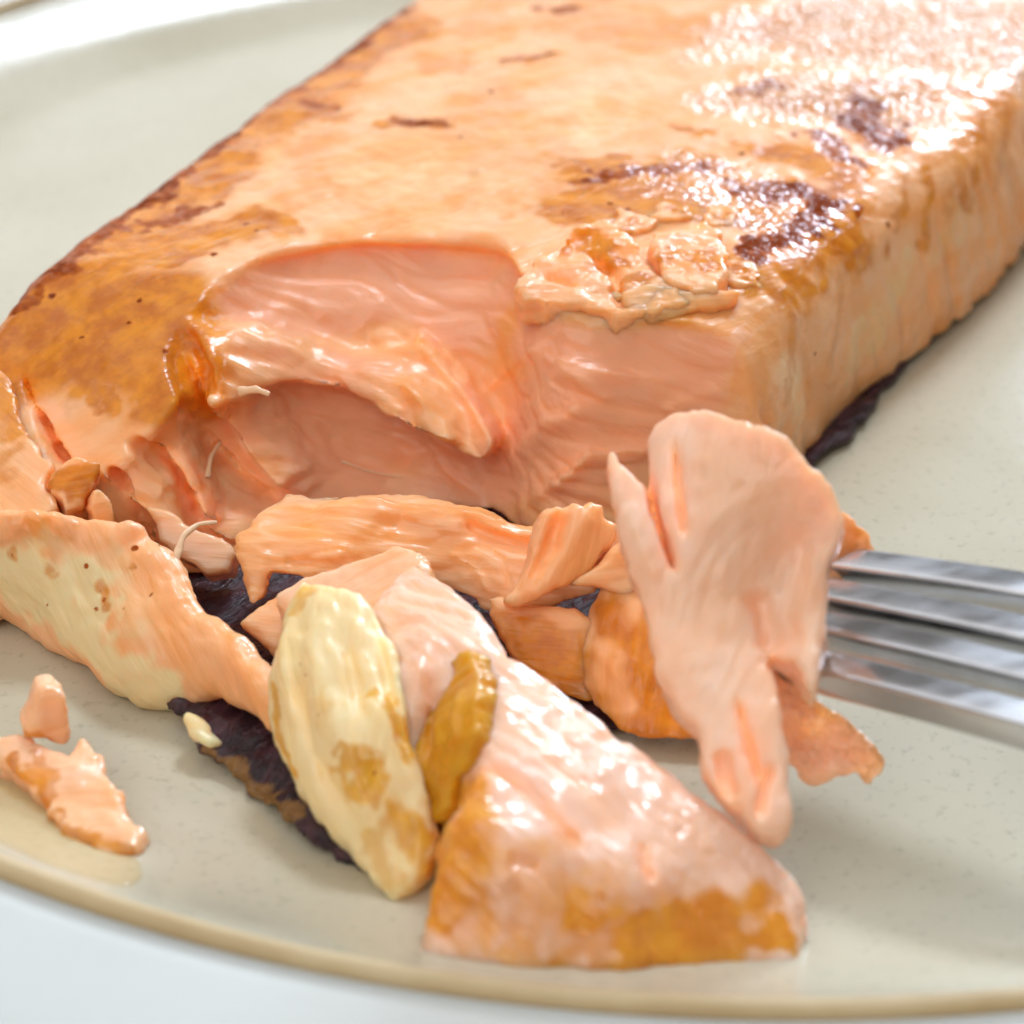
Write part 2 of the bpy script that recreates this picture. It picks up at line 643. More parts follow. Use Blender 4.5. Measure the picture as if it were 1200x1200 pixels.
def simple_material(name, c1, c2, scale, rough, metal=0.0, bump=0.1, sc=(1, 1, 1), dist=0.0004, rmap=None):
    s = N(name)
    co = s.n('ShaderNodeTexCoord').outputs['Object']
    n1 = s.noise(s.vec(co, sc), scale, 4)
    s.link(s.mix(s.ramp(n1, 0.3, 0.7), c1, c2), s.b.inputs['Base Color'])
    if rmap:
        s.put(s.b.inputs['Roughness'], s.math('ADD', rmap[0], s.math('MULTIPLY', s.ramp(n1, 0.35, 0.65), rmap[1])))
    else:
        s.b.inputs['Roughness'].default_value = rough
    s.b.inputs['Metallic'].default_value = metal
    s.link(s.bump(n1, bump, dist), s.b.inputs['Normal'])
    return s.m


M_glaze = glaze_material()
M_rim = simple_material('bare_brown_clay', (0.50, 0.36, 0.18), (0.60, 0.46, 0.26), 90, 0.5)
M_white = simple_material('white_glaze', (0.57, 0.575, 0.54), (0.61, 0.615, 0.58), 30, 0.3)
M_table = simple_material('white_table', (0.80, 0.82, 0.82), (0.84, 0.86, 0.85), 12, 0.5)
M_steel = simple_material('worn_steel', (0.58, 0.58, 0.60), (0.66, 0.66, 0.68), 260, 0.25, 1.0, 0.02, (0.3, 1.0, 1), 0.0001, (0.16, 0.10))

# ------------------------------------------------------------------ setting: table and plate
PC = np.array([1.96, 6.10])
PR = 12.05


def lathe(name, prof, mat, seg=256):
    n = len(prof)
    a = np.linspace(0, 2 * np.pi, seg, endpoint=False)
    v = np.array([[r * np.cos(t), r * np.sin(t), z] for t in a for r, z in prof])
    f = []
    for i in range(seg):
        j = (i + 1) % seg
        for k in range(n - 1):
            f.append((i * n + k, j * n + k, j * n + k + 1, i * n + k + 1))
    me = bpy.data.meshes.new(name)
    me.from_pydata((v * CM).tolist(), [], f)
    me.polygons.foreach_set('use_smooth', [True] * len(f))
    me.materials.append(mat)
    o = bpy.data.objects.new(name, me)
    C.objects.link(o)
    return o


def plate_z(r):
    return 0.8 * np.clip((r - 9.4) / (PR - 9.4), 0, 2) ** 2.4


plate = empty('dinner_plate', (PC[0], PC[1], -0.9), 'round grey-green speckled stoneware plate with a thin brown line and white rim', 'plate')
rr = np.r_[0.001, np.linspace(1, 9.1, 10), np.linspace(9.4, PR - 0.10, 30)]
top = [(r, plate_z(r)) for r in rr]
under = [(PR - 0.10, 0.2), (10.6, -0.25), (9.0, -0.5), (7.4, -0.55), (7.2, -0.9), (6.6, -0.9), (6.4, -0.6), (0.001, -0.6)]
d = lathe('well', top + under, M_glaze)
d.parent = plate
d.location = (0, 0, 0.9 * CM)
lip = [(PR + 0.10 * math.sin(t), plate_z(PR) - 0.045 + 0.09 * math.cos(t)) for t in np.linspace(0, 2 * np.pi, 17)]
d = lathe('brown_line', lip, M_rim)
d.parent = plate
d.location = (0, 0, 0.9 * CM)
rim = [(PR + 0.06, 0.2)] + [(PR + 0.08 + t * 2.9, 0.76 + 0.30 * t + 0.05 * math.sin(t * 3)) for t in np.linspace(0, 1, 12)] + [(15.12, 1.02), (15.1, 0.92), (14.9, 0.88), (13.0, 0.55), (PR + 0.06, 0.2)]
d = lathe('rim', rim, M_white)
d.parent = plate
d.location = (0, 0, 0.9 * CM)

bm_v = [(-60, -60, -0.9), (60, -60, -0.9), (60, 60, -0.9), (-60, 60, -0.9), (-60, -60, -3.5), (60, -60, -3.5), (60, 60, -3.5), (-60, 60, -3.5)]
me = bpy.data.meshes.new('table')
me.from_pydata((np.array(bm_v) * CM).tolist(), [], [(0, 1, 2, 3), (7, 6, 5, 4), (0, 4, 5, 1), (1, 5, 6, 2), (2, 6, 7, 3), (3, 7, 4, 0)])
me.materials.append(M_table)
tb = bpy.data.objects.new('table', me)
C.objects.link(tb)
tag(tb, kind='structure')

# ------------------------------------------------------------------ the fillet
fillet = empty('salmon_fillet', (0, 4, 0.0), 'large pan-seared salmon fillet with browned top, torn open at its front', 'salmon')
FO = (0, 4, 0.0)
BODIES = []


def add(b, loc=FO):
    BODIES.append((b, loc))
    return b


def build_body():
    res = 0.028
    xs, ys, zs = np.arange(-7.2, 8.2, res), np.arange(-2.6, 12.2, res), np.arange(-0.1, 2.75, res)
    # top surface z(x,y)
    tp = [(0, 350, 1.85), (-150, 420, 1.6), (90, 270, 1.95), (230, 170, 2.0), (350, 85, 2.02), (470, 0, 2.05), (210, 335, 2.02), (420, 285, 2.12), (610, 335, 2.12),
          (760, 345, 2.10), (880, 370, 2.02), (1000, 270, 2.05), (1200, 95, 2.15), (600, 150, 2.28), (850, 150, 2.25), (400, 200, 2.15),
          (800, 0, 2.3), (205, 455, 1.60), (0, 440, 1.45), (110, 400, 1.74), (100, 480, 1.42), (30, 560, 1.15), (120, 560, 1.12)]
    L = np.array([at(*p) for p in tp])
    TZ = TPS(L[:, :2], L[:, 2], 0.02)
    X2, Y2 = np.meshgrid(xs, ys, indexing='ij')
    Zt = np.clip(TZ(X2, Y2), 0.6, 2.45)
    # cut face, as a relief over a tilted plane
    F = Frame((230, 400, None, 2.2), (880, 400, None, 1.5), (550, 590, None, 1.3))
    cp = []
    for px, pt, s in ((225, 335, 0.62), (300, 300, 0.66), (420, 283, 0.62), (520, 286, 0.60), (588, 296, 0.55), (632, 352, 0.40), (750, 372, 0.25), (875, 378, 0.10), (960, 395, 0.05)):
        yt = at(px, pt, 2.12)[1]
        for py in (pt - 60, pt, 440, 500, 560, 610):
            dy = (py - pt) / 100
            e = s * dy
            if px < 560 and py > 480:
                e -= 0.10
            cp.append((px, py, None, yt - e))
    cp += [(0, 445, 1.52), (-120, 480, 1.45), (100, 480, 1.55), (190, 470, 1.62), (0, 600, 1.0), (-120, 620, 1.0), (60, 560, 1.12), (150, 560, 1.0), (225, 600, 0.55), (150, 640, 0.5),
           (60, 640, 0.75), (200, 680, 0.1), (280, 700, 0.0), (-120, 700, 0.5), (60, 700, 0.2)]
    Lp = np.array([F.loc(P3(c)) for c in cp])
    W = TPS(Lp[:, :2], Lp[:, 2], 0.02)

    def toUV(px, py):
        ww = 0.0
        for _ in range(3):
            q = F.pix(px, py, ww)
            ww = float(W(q[0], q[1]))
        return F.pix(px, py, ww)
    gr = 0.022
    us, vs = np.arange(-7.5, 8.5, gr), np.arange(-5, 6, gr)
    Ug, Vg = np.meshgrid(us, vs, indexing='ij')
    Wg = W(Ug, Vg)
    # torn layers, cracks and ridges on the open face
    def shard(out, p0, p1, a1, a0=0.0, e=0.05):
        return (out, (a0, a1, p0, p1), e, 'p')
    st = [([(214, 405), (250, 460), (300, 520), (355, 588)], 0.34, 0.40, 's'),
          ([(207, 468), (226, 488), (262, 528), (326, 580), (300, 588), (256, 560), (226, 524)], -0.42, 0.14, 'p'),
          ([(6, 428), (20, 440), (40, 478), (62, 510), (84, 546), (72, 560), (48, 536), (28, 500), (14, 462)], -0.55, 0.10, 'p'),
          ([(20, 556), (52, 566), (80, 588), (60, 598), (30, 580)], -0.35, 0.08, 'p'),
          ([(120, 545), (145, 550), (152, 580), (132, 578)], -0.30, 0.07, 'p'),
          ([(198, 552), (210, 560), (232, 592), (248, 614), (234, 612), (212, 588)], -0.30, 0.07, 'p'),
          ([(150, 598), (168, 620), (186, 655), (166, 645)], -0.40, 0.08, 'p'),
          shard([(120, 455), (175, 440), (209, 455), (213, 488), (228, 520), (248, 564), (266, 608), (246, 602), (222, 574), (196, 544), (160, 514)], (150, 460), (225, 540), 0.34),
          shard([(60, 490), (110, 500), (150, 520), (188, 548), (204, 566), (200, 590), (226, 612), (240, 626), (212, 630), (178, 608), (138, 582), (95, 540)], (85, 510), (190, 580), 0.30),
          shard([(30, 440), (60, 455), (76, 480), (96, 500), (120, 516), (150, 530), (130, 546), (95, 536), (78, 528), (70, 500)], (60, 460), (85, 515), 0.24),
          shard([(200, 372), (225, 380), (244, 408), (264, 438), (286, 452), (284, 479), (267, 484), (243, 466), (222, 448), (210, 420)], (212, 390), (272, 468), 0.24),
          shard([(235, 545), (262, 585), (305, 612), (280, 640), (240, 625), (222, 598)], (245, 570), (280, 620), 0.22),
          shard([(380, 396), (430, 407), (459, 400), (486, 402), (494, 386), (513, 405), (548, 433), (570, 463), (589, 493), (592, 513), (579, 533), (560, 526), (540, 516), (515, 499), (490, 488), (460, 474), (420, 455)], (400, 420), (570, 500), 0.62),
          ([(448, 412), (480, 440), (505, 480)], -0.05, 0.07, 'g'), ([(492, 398), (515, 435), (540, 490)], -0.05, 0.06, 'g'),
          # arched layer across the opening: crisp above, soft below
          ([(205, 374), (253, 370), (300, 364), (330, 372), (370, 386), (420, 402), (480, 415), (540, 450), (560, 510), (500, 505), (450, 480), (400, 462), (340, 455), (300, 470), (262, 470), (225, 440)], 0.42, 0.16, 'p'),
          ([(330, 470), (400, 478), (470, 500), (520, 530), (470, 560), (380, 545), (330, 520)], -0.10, 0.3, 'q'),
          ([(875, 386), (750, 382), (628, 358), (590, 304), (520, 294), (420, 292), (300, 310), (215, 346)], -0.16, 0.40, 's'),
          ([(690, 470), (640, 490), (590, 540)], 0.09, 0.16, 's'),
          ([(800, 445), (690, 430), (600, 395)], 0.06, 0.16, 's'),
          ([(780, 520), (690, 530), (640, 570)], 0.08, 0.14, 's'),
          ([(560, 470), (600, 430), (650, 390)], 0.06, 0.12, 's'),
          ([(720, 470), (680, 445), (650, 430)], 0.04, 0.06, 'g'), ([(770, 490), (800, 470), (850, 455)], 0.03, 0.06, 'g'),
          ([(600, 600), (660, 560), (700, 520)], 0.05, 0.06, 'g')]
    Wg = Wg + strokes_height(Ug, Vg, toUV, st)
    f = np.empty((len(xs), len(ys), len(zs)), np.float32)
    tl = [at(-60, 395, 1.6), at(0, 350, 1.85), at(230, 170, 2.0), at(470, 0, 2.05)]
    a, b = tl[1], tl[3]
    dl = (b - a)[:2] / np.linalg.norm((b - a)[:2])
    nl = np.array([-dl[1], dl[0]])
    ar, br = at(880, 372, 2.05), at(1200, 95, 2.15)
    dr = (br - ar)[:2] / np.linalg.norm((br - ar)[:2])
    nr = np.array([dr[1], -dr[0]])
    dL = (X2 - a[0]) * nl[0] + (Y2 - a[1]) * nl[1]
    dR = (X2 - ar[0]) * nr[0] + (Y2 - ar[1]) * nr[1]
    along = (X2 - ar[0]) * dr[0] + (Y2 - ar[1]) * dr[1]
    dR = dR + 0.10 * np.sin(along * 0.9) * np.clip(along / 2, 0, 1)
    for k, z in enumerate(zs):
        q = np.stack([X2 - F.o[0], Y2 - F.o[1], np.full(X2.shape, z - F.o[2])], -1)
        u, v, ww = q @ F.u, q @ F.v, q @ F.n
        iu = np.clip((u - us[0]) / gr, 0, len(us) - 1.01)
        iv = np.clip((v - vs[0]) / gr, 0, len(vs) - 1.01)
        i0, j0 = iu.astype(int), iv.astype(int)
        fu, fv = iu - i0, iv - j0
        Wi = (Wg[i0, j0] * (1 - fu) + Wg[i0 + 1, j0] * fu) * (1 - fv) + (Wg[i0, j0 + 1] * (1 - fu) + Wg[i0 + 1, j0 + 1] * fu) * fv
        bulge = 0.28 * (2.05 - z) / 2.05 + 0.16 * math.sin(math.pi * min(max(z / 2.05, 0), 1))
        g = smax(z - Zt, dR - bulge, 0.40)
        g = smax(g, dL + 0.02 + 0.10 * (1.9 - z), 0.30)
        g = np.maximum(g, 0.10 - z)
        f[:, :, k] = smax(g, ww - Wi, 0.07)
    f[:, -1, :] = 1
    f[0], f[-1] = 1, 1
    v, fc = surface_nets(f, np.array([xs[0], ys[0], zs[0]]), res)
    nn = vnormals(v, fc)
    v = v + nn * (0.05 * fbm(v * 1.1, 3) + 0.014 * fbm(v * 5, 2))[:, None]
    fb = np.c_[v[:, 0] * 0.8 + v[:, 1] * 0.6, -v[:, 0] * 0.6 + v[:, 1] * 0.8, v[:, 2]]
    zt = np.clip(TZ(v[:, 0], v[:, 1]), 0.6, 2.45)
    rr_ = (v[:, 0] - ar[0]) * nr[0] + (v[:, 1] - ar[1]) * nr[1]
    opn = np.clip((zt - v[:, 2] - 0.03) / 0.12, 0, 1) * np.clip((0.10 - rr_) / 0.2, 0, 1)     # 1 on the torn face
    # muscle fibres on the torn face, running along the flakes
    q = np.c_[v[:, 0] * 0.93 - v[:, 2] * 0.36, v[:, 0] * 0.36 + v[:, 2] * 0.93, v[:, 1]]
    q = q + 0.25 * np.stack([noise(v * 0.9 + 5), noise(v * 0.9 + 25), noise(v * 0.9 + 45)], 1)
    rid = np.clip(1 - np.abs(noise(q * np.array([0.7, 4.2, 2.5]))) * 2.4 - 0.5, 0, 1) * 2
    v = v + nn * (opn * (0.022 * fbm(q * np.array([1.2, 9.0, 5.0]), 2) - 0.028 * rid))[:, None]
    sd_ = np.clip((rr_ - 0.1) / 0.2, 0, 1) * np.clip((1.95 - v[:, 2]) / 0.3, 0, 1)
    qs = np.c_[v[:, 0] * 0.53 + v[:, 1] * 0.85 + 0.35 * v[:, 2], v[:, 2], rr_] + 0.2 * np.stack([noise(v * 1.1 + 60), noise(v * 1.1 + 80), noise(v * 1.1 + 90)], 1)
    rs = np.clip(1 - np.abs(noise(qs * np.array([1.7, 0.25, 0.6]))) * 3.2 - 0.45, 0, 1) * 1.8
    v = v + nn * (sd_ * (0.02 * fbm(qs * np.array([4.0, 0.6, 1.0]), 2) - 0.05 * rs))[:, None]
    bd = Body('flesh', v, fc, np.where(opn[:, None] > 0.5, q, fb), M_flesh, fillet)
    bd.open = opn
    bd.side = np.clip((rr_ - 0.1) / 0.2, 0, 1) * np.clip((1.95 - v[:, 2]) / 0.3, 0, 1)
    return bd


body = add(build_body())
print('body', len(body.v), time.time() - T0)


def S(*p, r=0.3, s=1.0):
    return (list(p), r, s)


body.paint('pink', [S((240, 345), (420, 315), (560, 350), r=0.5, s=1), S((330, 480), (480, 500), r=0.6, s=0.75), S((360, 560), (560, 570), r=0.4, s=0.9),
                    S((640, 400), (870, 410), r=0.5, s=0.9), S((620, 480), (800, 480), r=0.6, s=0.8), S((620, 560), (720, 550), r=0.5, s=0.7), S((250, 590), (300, 600), r=0.25, s=0.6)])
body.lay['pink'] *= body.open
body.paint('fat', [S((1000, 430), (1060, 330), r=0.3, s=0.45), S((1100, 290), (1140, 240), r=0.25, s=0.4), S((920, 430), (940, 480), r=0.2, s=0.4), S((560, 180), (700, 130), r=0.7, s=0.4), S((420, 220), (520, 200), r=0.5, s=0.35)])
body.paint('sear', [S((20, 370), (120, 290), (230, 190), (330, 110), (450, 30), r=0.62, s=1.15), S((50, 390), (160, 380), r=0.8, s=1.3), S((180, 380), (205, 455), r=0.45, s=1.3), S((120, 440), (180, 440), r=0.35, s=1.1), S((1010, 200), (1000, 300), r=0.14, s=0.7), S((1060, 160), (1050, 260), r=0.12, s=0.6), S((1150, 130), (1130, 240), r=0.14, s=0.7), S((930, 370), (925, 470), r=0.10, s=0.5), S((985, 320), (975, 420), r=0.10, s=0.5), S((1180, 120), (1170, 200), r=0.15, s=0.6),
                    S((140, 300), (200, 280), (295, 268), r=0.42, s=1.2), S((200, 240), (260, 215), r=0.3, s=0.9), S((270, 190), (330, 150), r=0.25, s=0.7), S((20, 430), (60, 400), r=0.3, s=0.7), S((105, 450), (130, 470), r=0.16, s=0.8),
                    S((680, 205), (840, 200), r=0.35, s=1.2), S((650, 245), (760, 235), (860, 245), (970, 240), r=0.45, s=1.2), S((880, 310), (990, 260), r=0.4, s=1.2), S((900, 180), (1000, 200), r=0.4, s=1.0),
                    S((880, 330), (930, 350), r=0.2, s=0.7), S((450, 145), (520, 145), r=0.14, s=0.9), S((590, 70), (650, 65), r=0.14, s=0.8), S((340, 120), (400, 140), r=0.25, s=0.7),
                    S((960, 130), (1060, 100), (1150, 110), r=0.3, s=0.7), S((1010, 140), (1030, 160), r=0.3, s=0.8), S((700, 40), (900, 30), r=0.5, s=0.5), S((480, 60), (520, 75), r=0.35, s=0.5),
                    S((1085, 200), (1080, 290), r=0.10, s=0.7), S((1130, 190), (1110, 240), r=0.14, s=0.5), S((790, 150), (830, 155), r=0.12, s=0.8), S((880, 110), (910, 120), r=0.2, s=0.7),
                    S((940, 400), (950, 460), r=0.15, s=0.35), S((1000, 230), (960, 330), r=0.22, s=0.5), S((640, 150), (670, 140), r=0.2, s=0.4)])
_tn = np.clip(fbm(body.v * np.array([0.9, 0.5, 0.9]) + 3, 4, 0.55) * 1.1 + 0.12, 0, 0.42) * np.clip(body.v[:, 2] - 1.0, 0, 1)
body.lay['sear'] = np.maximum(body.lay['sear'], _tn * (1 - body.open))
body.lay['sear'] = np.maximum(body.lay['sear'], body.side * np.clip(0.22 + 0.5 * fbm(body.v * np.array([1.6, 1.6, 0.4]) + 8, 3), 0, 0.5))
body.paint('char', [S((22, 352), (70, 310), (160, 242), (240, 178), (340, 103), (470, 14), r=0.20, s=0.78), S((180, 262), (240, 245), r=0.20, s=0.57), S((465, 143), (520, 146), r=0.10, s=0.78),
                    S((685, 212), (730, 200), (830, 198), r=0.13, s=0.78), S((870, 220), (970, 235), r=0.32, s=0.82), S((885, 298), (930, 270), (965, 240), r=0.20, s=0.90), S((590, 70), (648, 63), r=0.07, s=0.74),
                    S((1010, 125), (1040, 165), r=0.29, s=0.82), S((870, 105), (900, 100), r=0.17, s=0.66), S((360, 120), (385, 130), r=0.14, s=0.57), S((960, 160), (1000, 190), r=0.17, s=0.66),
                    S((630, 10), (680, 12), r=0.14, s=0.66), S((840, 250), (870, 262), r=0.09, s=0.57)])
body.paint('char', [S(p, r=0.018 + 0.022 * ((i * 7) % 5) / 4, s=1.2) for i, p in enumerate( [(150,345),(165,352),(305,168),(245,265),(250,298),(150,378),(540,160),(575,108),(300,270),(290,262),(660,248),(715,238),(735,245),(800,215),(1040,262),(955,415),(870,180),(60,345),(95,395),(195,410),(750,225),(840,130)])])
body.paint('wet', [S((800, 200), (920, 250), r=0.5, s=0.4), S((900, 120), (1050, 120), r=0.75, s=0.9), S((980, 40), (1200, 40), r=1.2, s=0.9), S((850, 60), (900, 30), r=0.6, s=0.5)])


def onb(px, py, off=0.0):
    p = body.hit(px, py)
    e = EYE - p
    return p + off * e / np.linalg.norm(e)


# loose and hanging flakes of the fillet -----------------------------------------------------
def flake(anchors, outline, mat=None, **kw):
    return add(piece('flake', anchors, outline, mat or M_flesh, parent=fillet, **kw))


# front left wall of the opening
b = flake([(0, 725, 0.05), (190, 838, 0.05), (110, 622, 1.15)],
          [(-120, 620), (-60, 600), (15, 597), (63, 606), (100, 612), (144, 610), (161, 631), (180, 642), (203, 664), (212, 690), (235, 715), (268, 744), (292, 775),
           (315, 806), (322, 868), (280, 838), (245, 822), (215, 834), (192, 843), (165, 835), (150, 824), (115, 799), (69, 772), (31, 745), (0, 727), (-60, 690), (-120, 650)],
          ctrl=[(-100, 610, 1.05), (200, 670, 1.0), (290, 790, 0.75), (320, 860, 0.42), (245, 820, 0.30), (60, 680, 0.72), (150, 740, 0.66), (-100, 660, 0.3)],
          hi=0.05, lo=0.30, k=0.22, jag=0.05, jagf=3.0, lump=0.09, lumpf=1.4, fib=-0.6)
b.paint('fat', [S((10, 660), (110, 760), (180, 820), r=0.35, s=0.8), S((140, 690), (170, 730), r=0.3, s=0.4)])
b.paint('sear', [S((20, 620), (60, 625), r=0.25, s=0.45), S((120, 690), (125, 705), r=0.07, s=0.7), S((60, 668), r=0.06, s=0.6), S((15, 648), r=0.06, s=0.6), S((155, 668), r=0.05, s=0.6)])
b.paint('char', [S(p, r=0.014 + 0.02 * ((i * 7) % 5) / 4, s=0.65) for i, p in enumerate([(118, 692), (122, 702), (160, 643), (158, 664), (177, 697), (56, 708), (15, 650), (102, 664), (145, 712), (114, 716), (188, 640)])])

# slabs at the far left of the tear
b = flake([(0, 440, 1.50), (0, 600, 1.02), (60, 560, 1.16)],
          [(-50, 450), (-20, 436), (5, 440), (20, 462), (28, 490), (36, 515), (52, 540), (64, 551), (50, 575), (66, 600), (40, 625), (-25, 630), (-50, 580)],
          hi=0.10, lo=0.35, k=0.06, jag=0.05, fib=-0.8)
b.paint('sear', [S((5, 460), (10, 500), r=0.2, s=0.7), S((0, 550), r=0.25, s=0.6)])
b = flake([(55, 558, 1.27), (115, 555, 1.24), (80, 600, 1.05)],
          [(52, 568), (64, 556), (70, 549), (88, 536), (117, 546), (115, 562), (104, 576), (100, 598), (75, 604), (68, 585)],
          hi=0.08, lo=0.3, k=0.04, seed=3, smooth=False, jag=0.02, jagf=7, lump=0.015)
b.paint('sear', [S((85, 570), (100, 555), r=0.2, s=0.9)])
b = flake([(105, 600, 1.08), (160, 590, 1.08), (140, 640, 0.78)],
          [(102, 596), (112, 574), (126, 582), (134, 598), (133, 612), (126, 628), (108, 618)],
          hi=0.06, lo=0.3, k=0.04, seed=4, smooth=False, jag=0.02, jagf=7, lump=0.015)
# layer lying along the foot of the opening
b = flake([(300, 625, 0.95), (600, 640, 0.95), (450, 690, 0.55)],
          [(277, 638), (288, 618), (305, 603), (331, 586), (385, 583), (430, 586), (460, 585), (510, 593), (560, 604), (602, 614), (650, 620), (715, 612), (735, 640), (735, 680), (697, 694), (660, 705),
           (635, 714), (590, 721), (552, 706), (520, 690), (480, 690), (440, 690), (400, 680), (352, 678), (318, 668), (309, 695), (298, 705), (291, 690), (284, 668)],
          ctrl=[(400, 590, 1.10), (520, 600, 1.08), (400, 640, 0.95), (680, 660, 0.85), (620, 700, 0.6), (330, 590, 1.0), (300, 695, 0.62)],
          hi=0.08, lo=0.35, k=0.10, fib=-0.1, fine=0.026, jag=0.03, lump=0.07, lumpf=1.6,
          strokes=[([(540, 610), (600, 640), (640, 640)], -0.10, 0.07, 'g'), ([(440, 600), (480, 620), (540, 640)], -0.04, 0.1, 'g'), ([(330, 655), (380, 662), (430, 655)], -0.05, 0.05, 'g'), ([(555, 630), (590, 655), (600, 690)], -0.04, 0.03, 'g'), ([(520, 640), (560, 665), (575, 700)], 0.03, 0.03, 'g')])
b.paint('sear', [S((340, 660), (400, 665), r=0.08, s=0.4)])
# fringe that stands up behind the fork flake
b = flake([(640, 600, 1.45), (715, 600, 1.40), (610, 705, 0.85)],
          [(593, 705), (606, 685), (616, 660), (624, 630), (632, 608), (645, 595), (662, 594), (670, 588), (682, 592), (690, 586), (700, 592), (708, 591), (710, 606), (720, 612), (722, 632), (700, 655),
           (680, 676), (655, 690), (630, 702), (606, 713)],
          hi=0.06, lo=0.22, k=0.08, fib=1.2, jag=0.02, strokes=[([(690, 590), (660, 650), (620, 700)], 0.08, 0.14, 'g'), ([(660, 600), (640, 650), (615, 690)], -0.08, 0.06, 'g')], seed=9)
b.paint('sear', [S((640, 640), (612, 700), r=0.12, s=0.35)])
b = flake([(680, 680, 0.95), (735, 640, 1.15), (735, 690, 0.85)],
          [(672, 683), (700, 662), (722, 640), (745, 620), (755, 680), (740, 700), (725, 697), (700, 690)], hi=0.1, lo=0.25, k=0.08, seed=10)

# crumbled crust along the upper edge
b = flake([(610, 350, 2.10), (800, 350, 2.10), (700, 290, 2.28)],
          [(598, 344), (612, 330), (628, 312), (648, 308), (660, 292), (680, 272), (705, 262), (730, 278), (745, 300), (765, 325), (785, 343), (820, 346), (808, 358), (770, 372), (730, 378), (690, 368), (650, 362), (615, 358)],
          hi=0.10, lo=0.25, k=0.05, jag=0.07, jagf=5.5, lump=0.07, lumpf=3.5, smooth=False, seed=11, strokes=[([(690, 300), (720, 330), (730, 370)], -0.10, 0.06, 'g'), ([(640, 330), (680, 345)], -0.08, 0.05, 'g')])
b.paint('sear', [S((690, 290), (720, 300), r=0.25, s=0.9), S((740, 330), (750, 320), r=0.15, s=0.7)])
b = flake([(770, 290, 2.28), (845, 290, 2.28), (810, 345, 2.16)],
          [(762, 288), (764, 276), (785, 280), (800, 272), (825, 268), (843, 278), (850, 305), (850, 328), (836, 346), (815, 350), (795, 345), (775, 332), (770, 310)],
          hi=0.10, lo=0.22, k=0.045, jag=0.06, jagf=6, lump=0.05, lumpf=4, smooth=False, seed=12)
b.paint('sear', [S((800, 300), (830, 305), r=0.22, s=0.9)])
b = flake([(740, 345, 2.16), (850, 350, 2.12), (780, 378, 2.0)],
          [(725, 345), (770, 335), (820, 345), (870, 342), (850, 358), (815, 368), (780, 378), (745, 375)], hi=0.08, lo=0.2, k=0.06, jag=0.05, seed=13)

for k, (cx, cy, w_, h_) in enumerate(((660, 330, 22, 14), (740, 262, 26, 12), (845, 255, 22, 12), (700, 350, 26, 10), (790, 250, 26, 10), (868, 322, 22, 14))):
    aa = np.linspace(0, 2 * np.pi, 9, endpoint=False)
    rr2 = 0.75 + 0.5 * np.random.RandomState(k + 3).rand(9)
    b = flake([onb(cx - w_, cy, 0.02), onb(cx + w_, cy, 0.02), onb(cx, cy - h_, 0.03)], [(cx + w_ * r_ * math.cos(a_), cy + h_ * r_ * math.sin(a_)) for a_, r_ in zip(aa, rr2)],
              hi=0.045, lo=0.12, k=0.035, smooth=False, jag=0.07, jagf=6, lump=0.035, lumpf=4, seed=40 + k)
    b.paint('sear', [S((cx, cy - h_ * 0.3), r=0.14, s=0.9)])

# pieces down in the gap
b = flake([(180, 600, 0.80), (270, 650, 0.55), (215, 665, 0.45)],
          [(172, 593), (200, 602), (235, 625), (262, 630), (276, 650), (270, 670), (245, 673), (215, 656), (190, 636)], hi=0.06, lo=0.3, k=0.05, mat=M_pale, seed=15, smooth=False)
b = flake([(285, 735, 0.5), (340, 710, 0.65), (320, 770, 0.35)],
          [(282, 732), (300, 715), (325, 700), (350, 700), (345, 750), (325, 770), (300, 752)], hi=0.1, lo=0.25, k=0.14, seed=16)
b = flake([(690, 730, 0.62), (760, 720, 0.80), (740, 860, 0.15)],
          [(682, 745), (690, 700), (720, 670), (790, 660), (850, 740), (870, 860), (850, 920), (790, 920), (730, 880), (695, 830), (680, 790)],
          ctrl=[(820, 800, 0.45), (700, 800, 0.34), (735, 780, 0.52)], hi=0.04, lo=0.45, k=0.16, lump=0.07, lumpf=1.8, seed=17, floor=0.16, fib=-1.2)
b.paint('sear', [S((720, 720), (745, 770), (775, 850), r=0.35, s=0.9)])
b = flake([(610, 725, 0.62), (690, 760, 0.48), (640, 790, 0.30)],
          [(570, 700), (625, 706), (672, 712), (694, 730), (692, 760), (700, 830), (650, 810), (600, 770)], hi=0.05, lo=0.2, k=0.12, seed=18, floor=0.16)
b.paint('sear', [S((620, 740), (670, 780), r=0.3, s=0.8)])
print('flakes', time.time() - T0)


b = flake([(360, 690, 0.98), (480, 650, 1.22), (420, 720, 0.95)],
          [(322, 704), (345, 684), (385, 668), (428, 655), (470, 640), (505, 655), (500, 700), (470, 730), (430, 735), (380, 730), (340, 735)], hi=0.06, lo=0.3, k=0.10, seed=19, fib=0.4, lump=0.06, mat=M_pale)

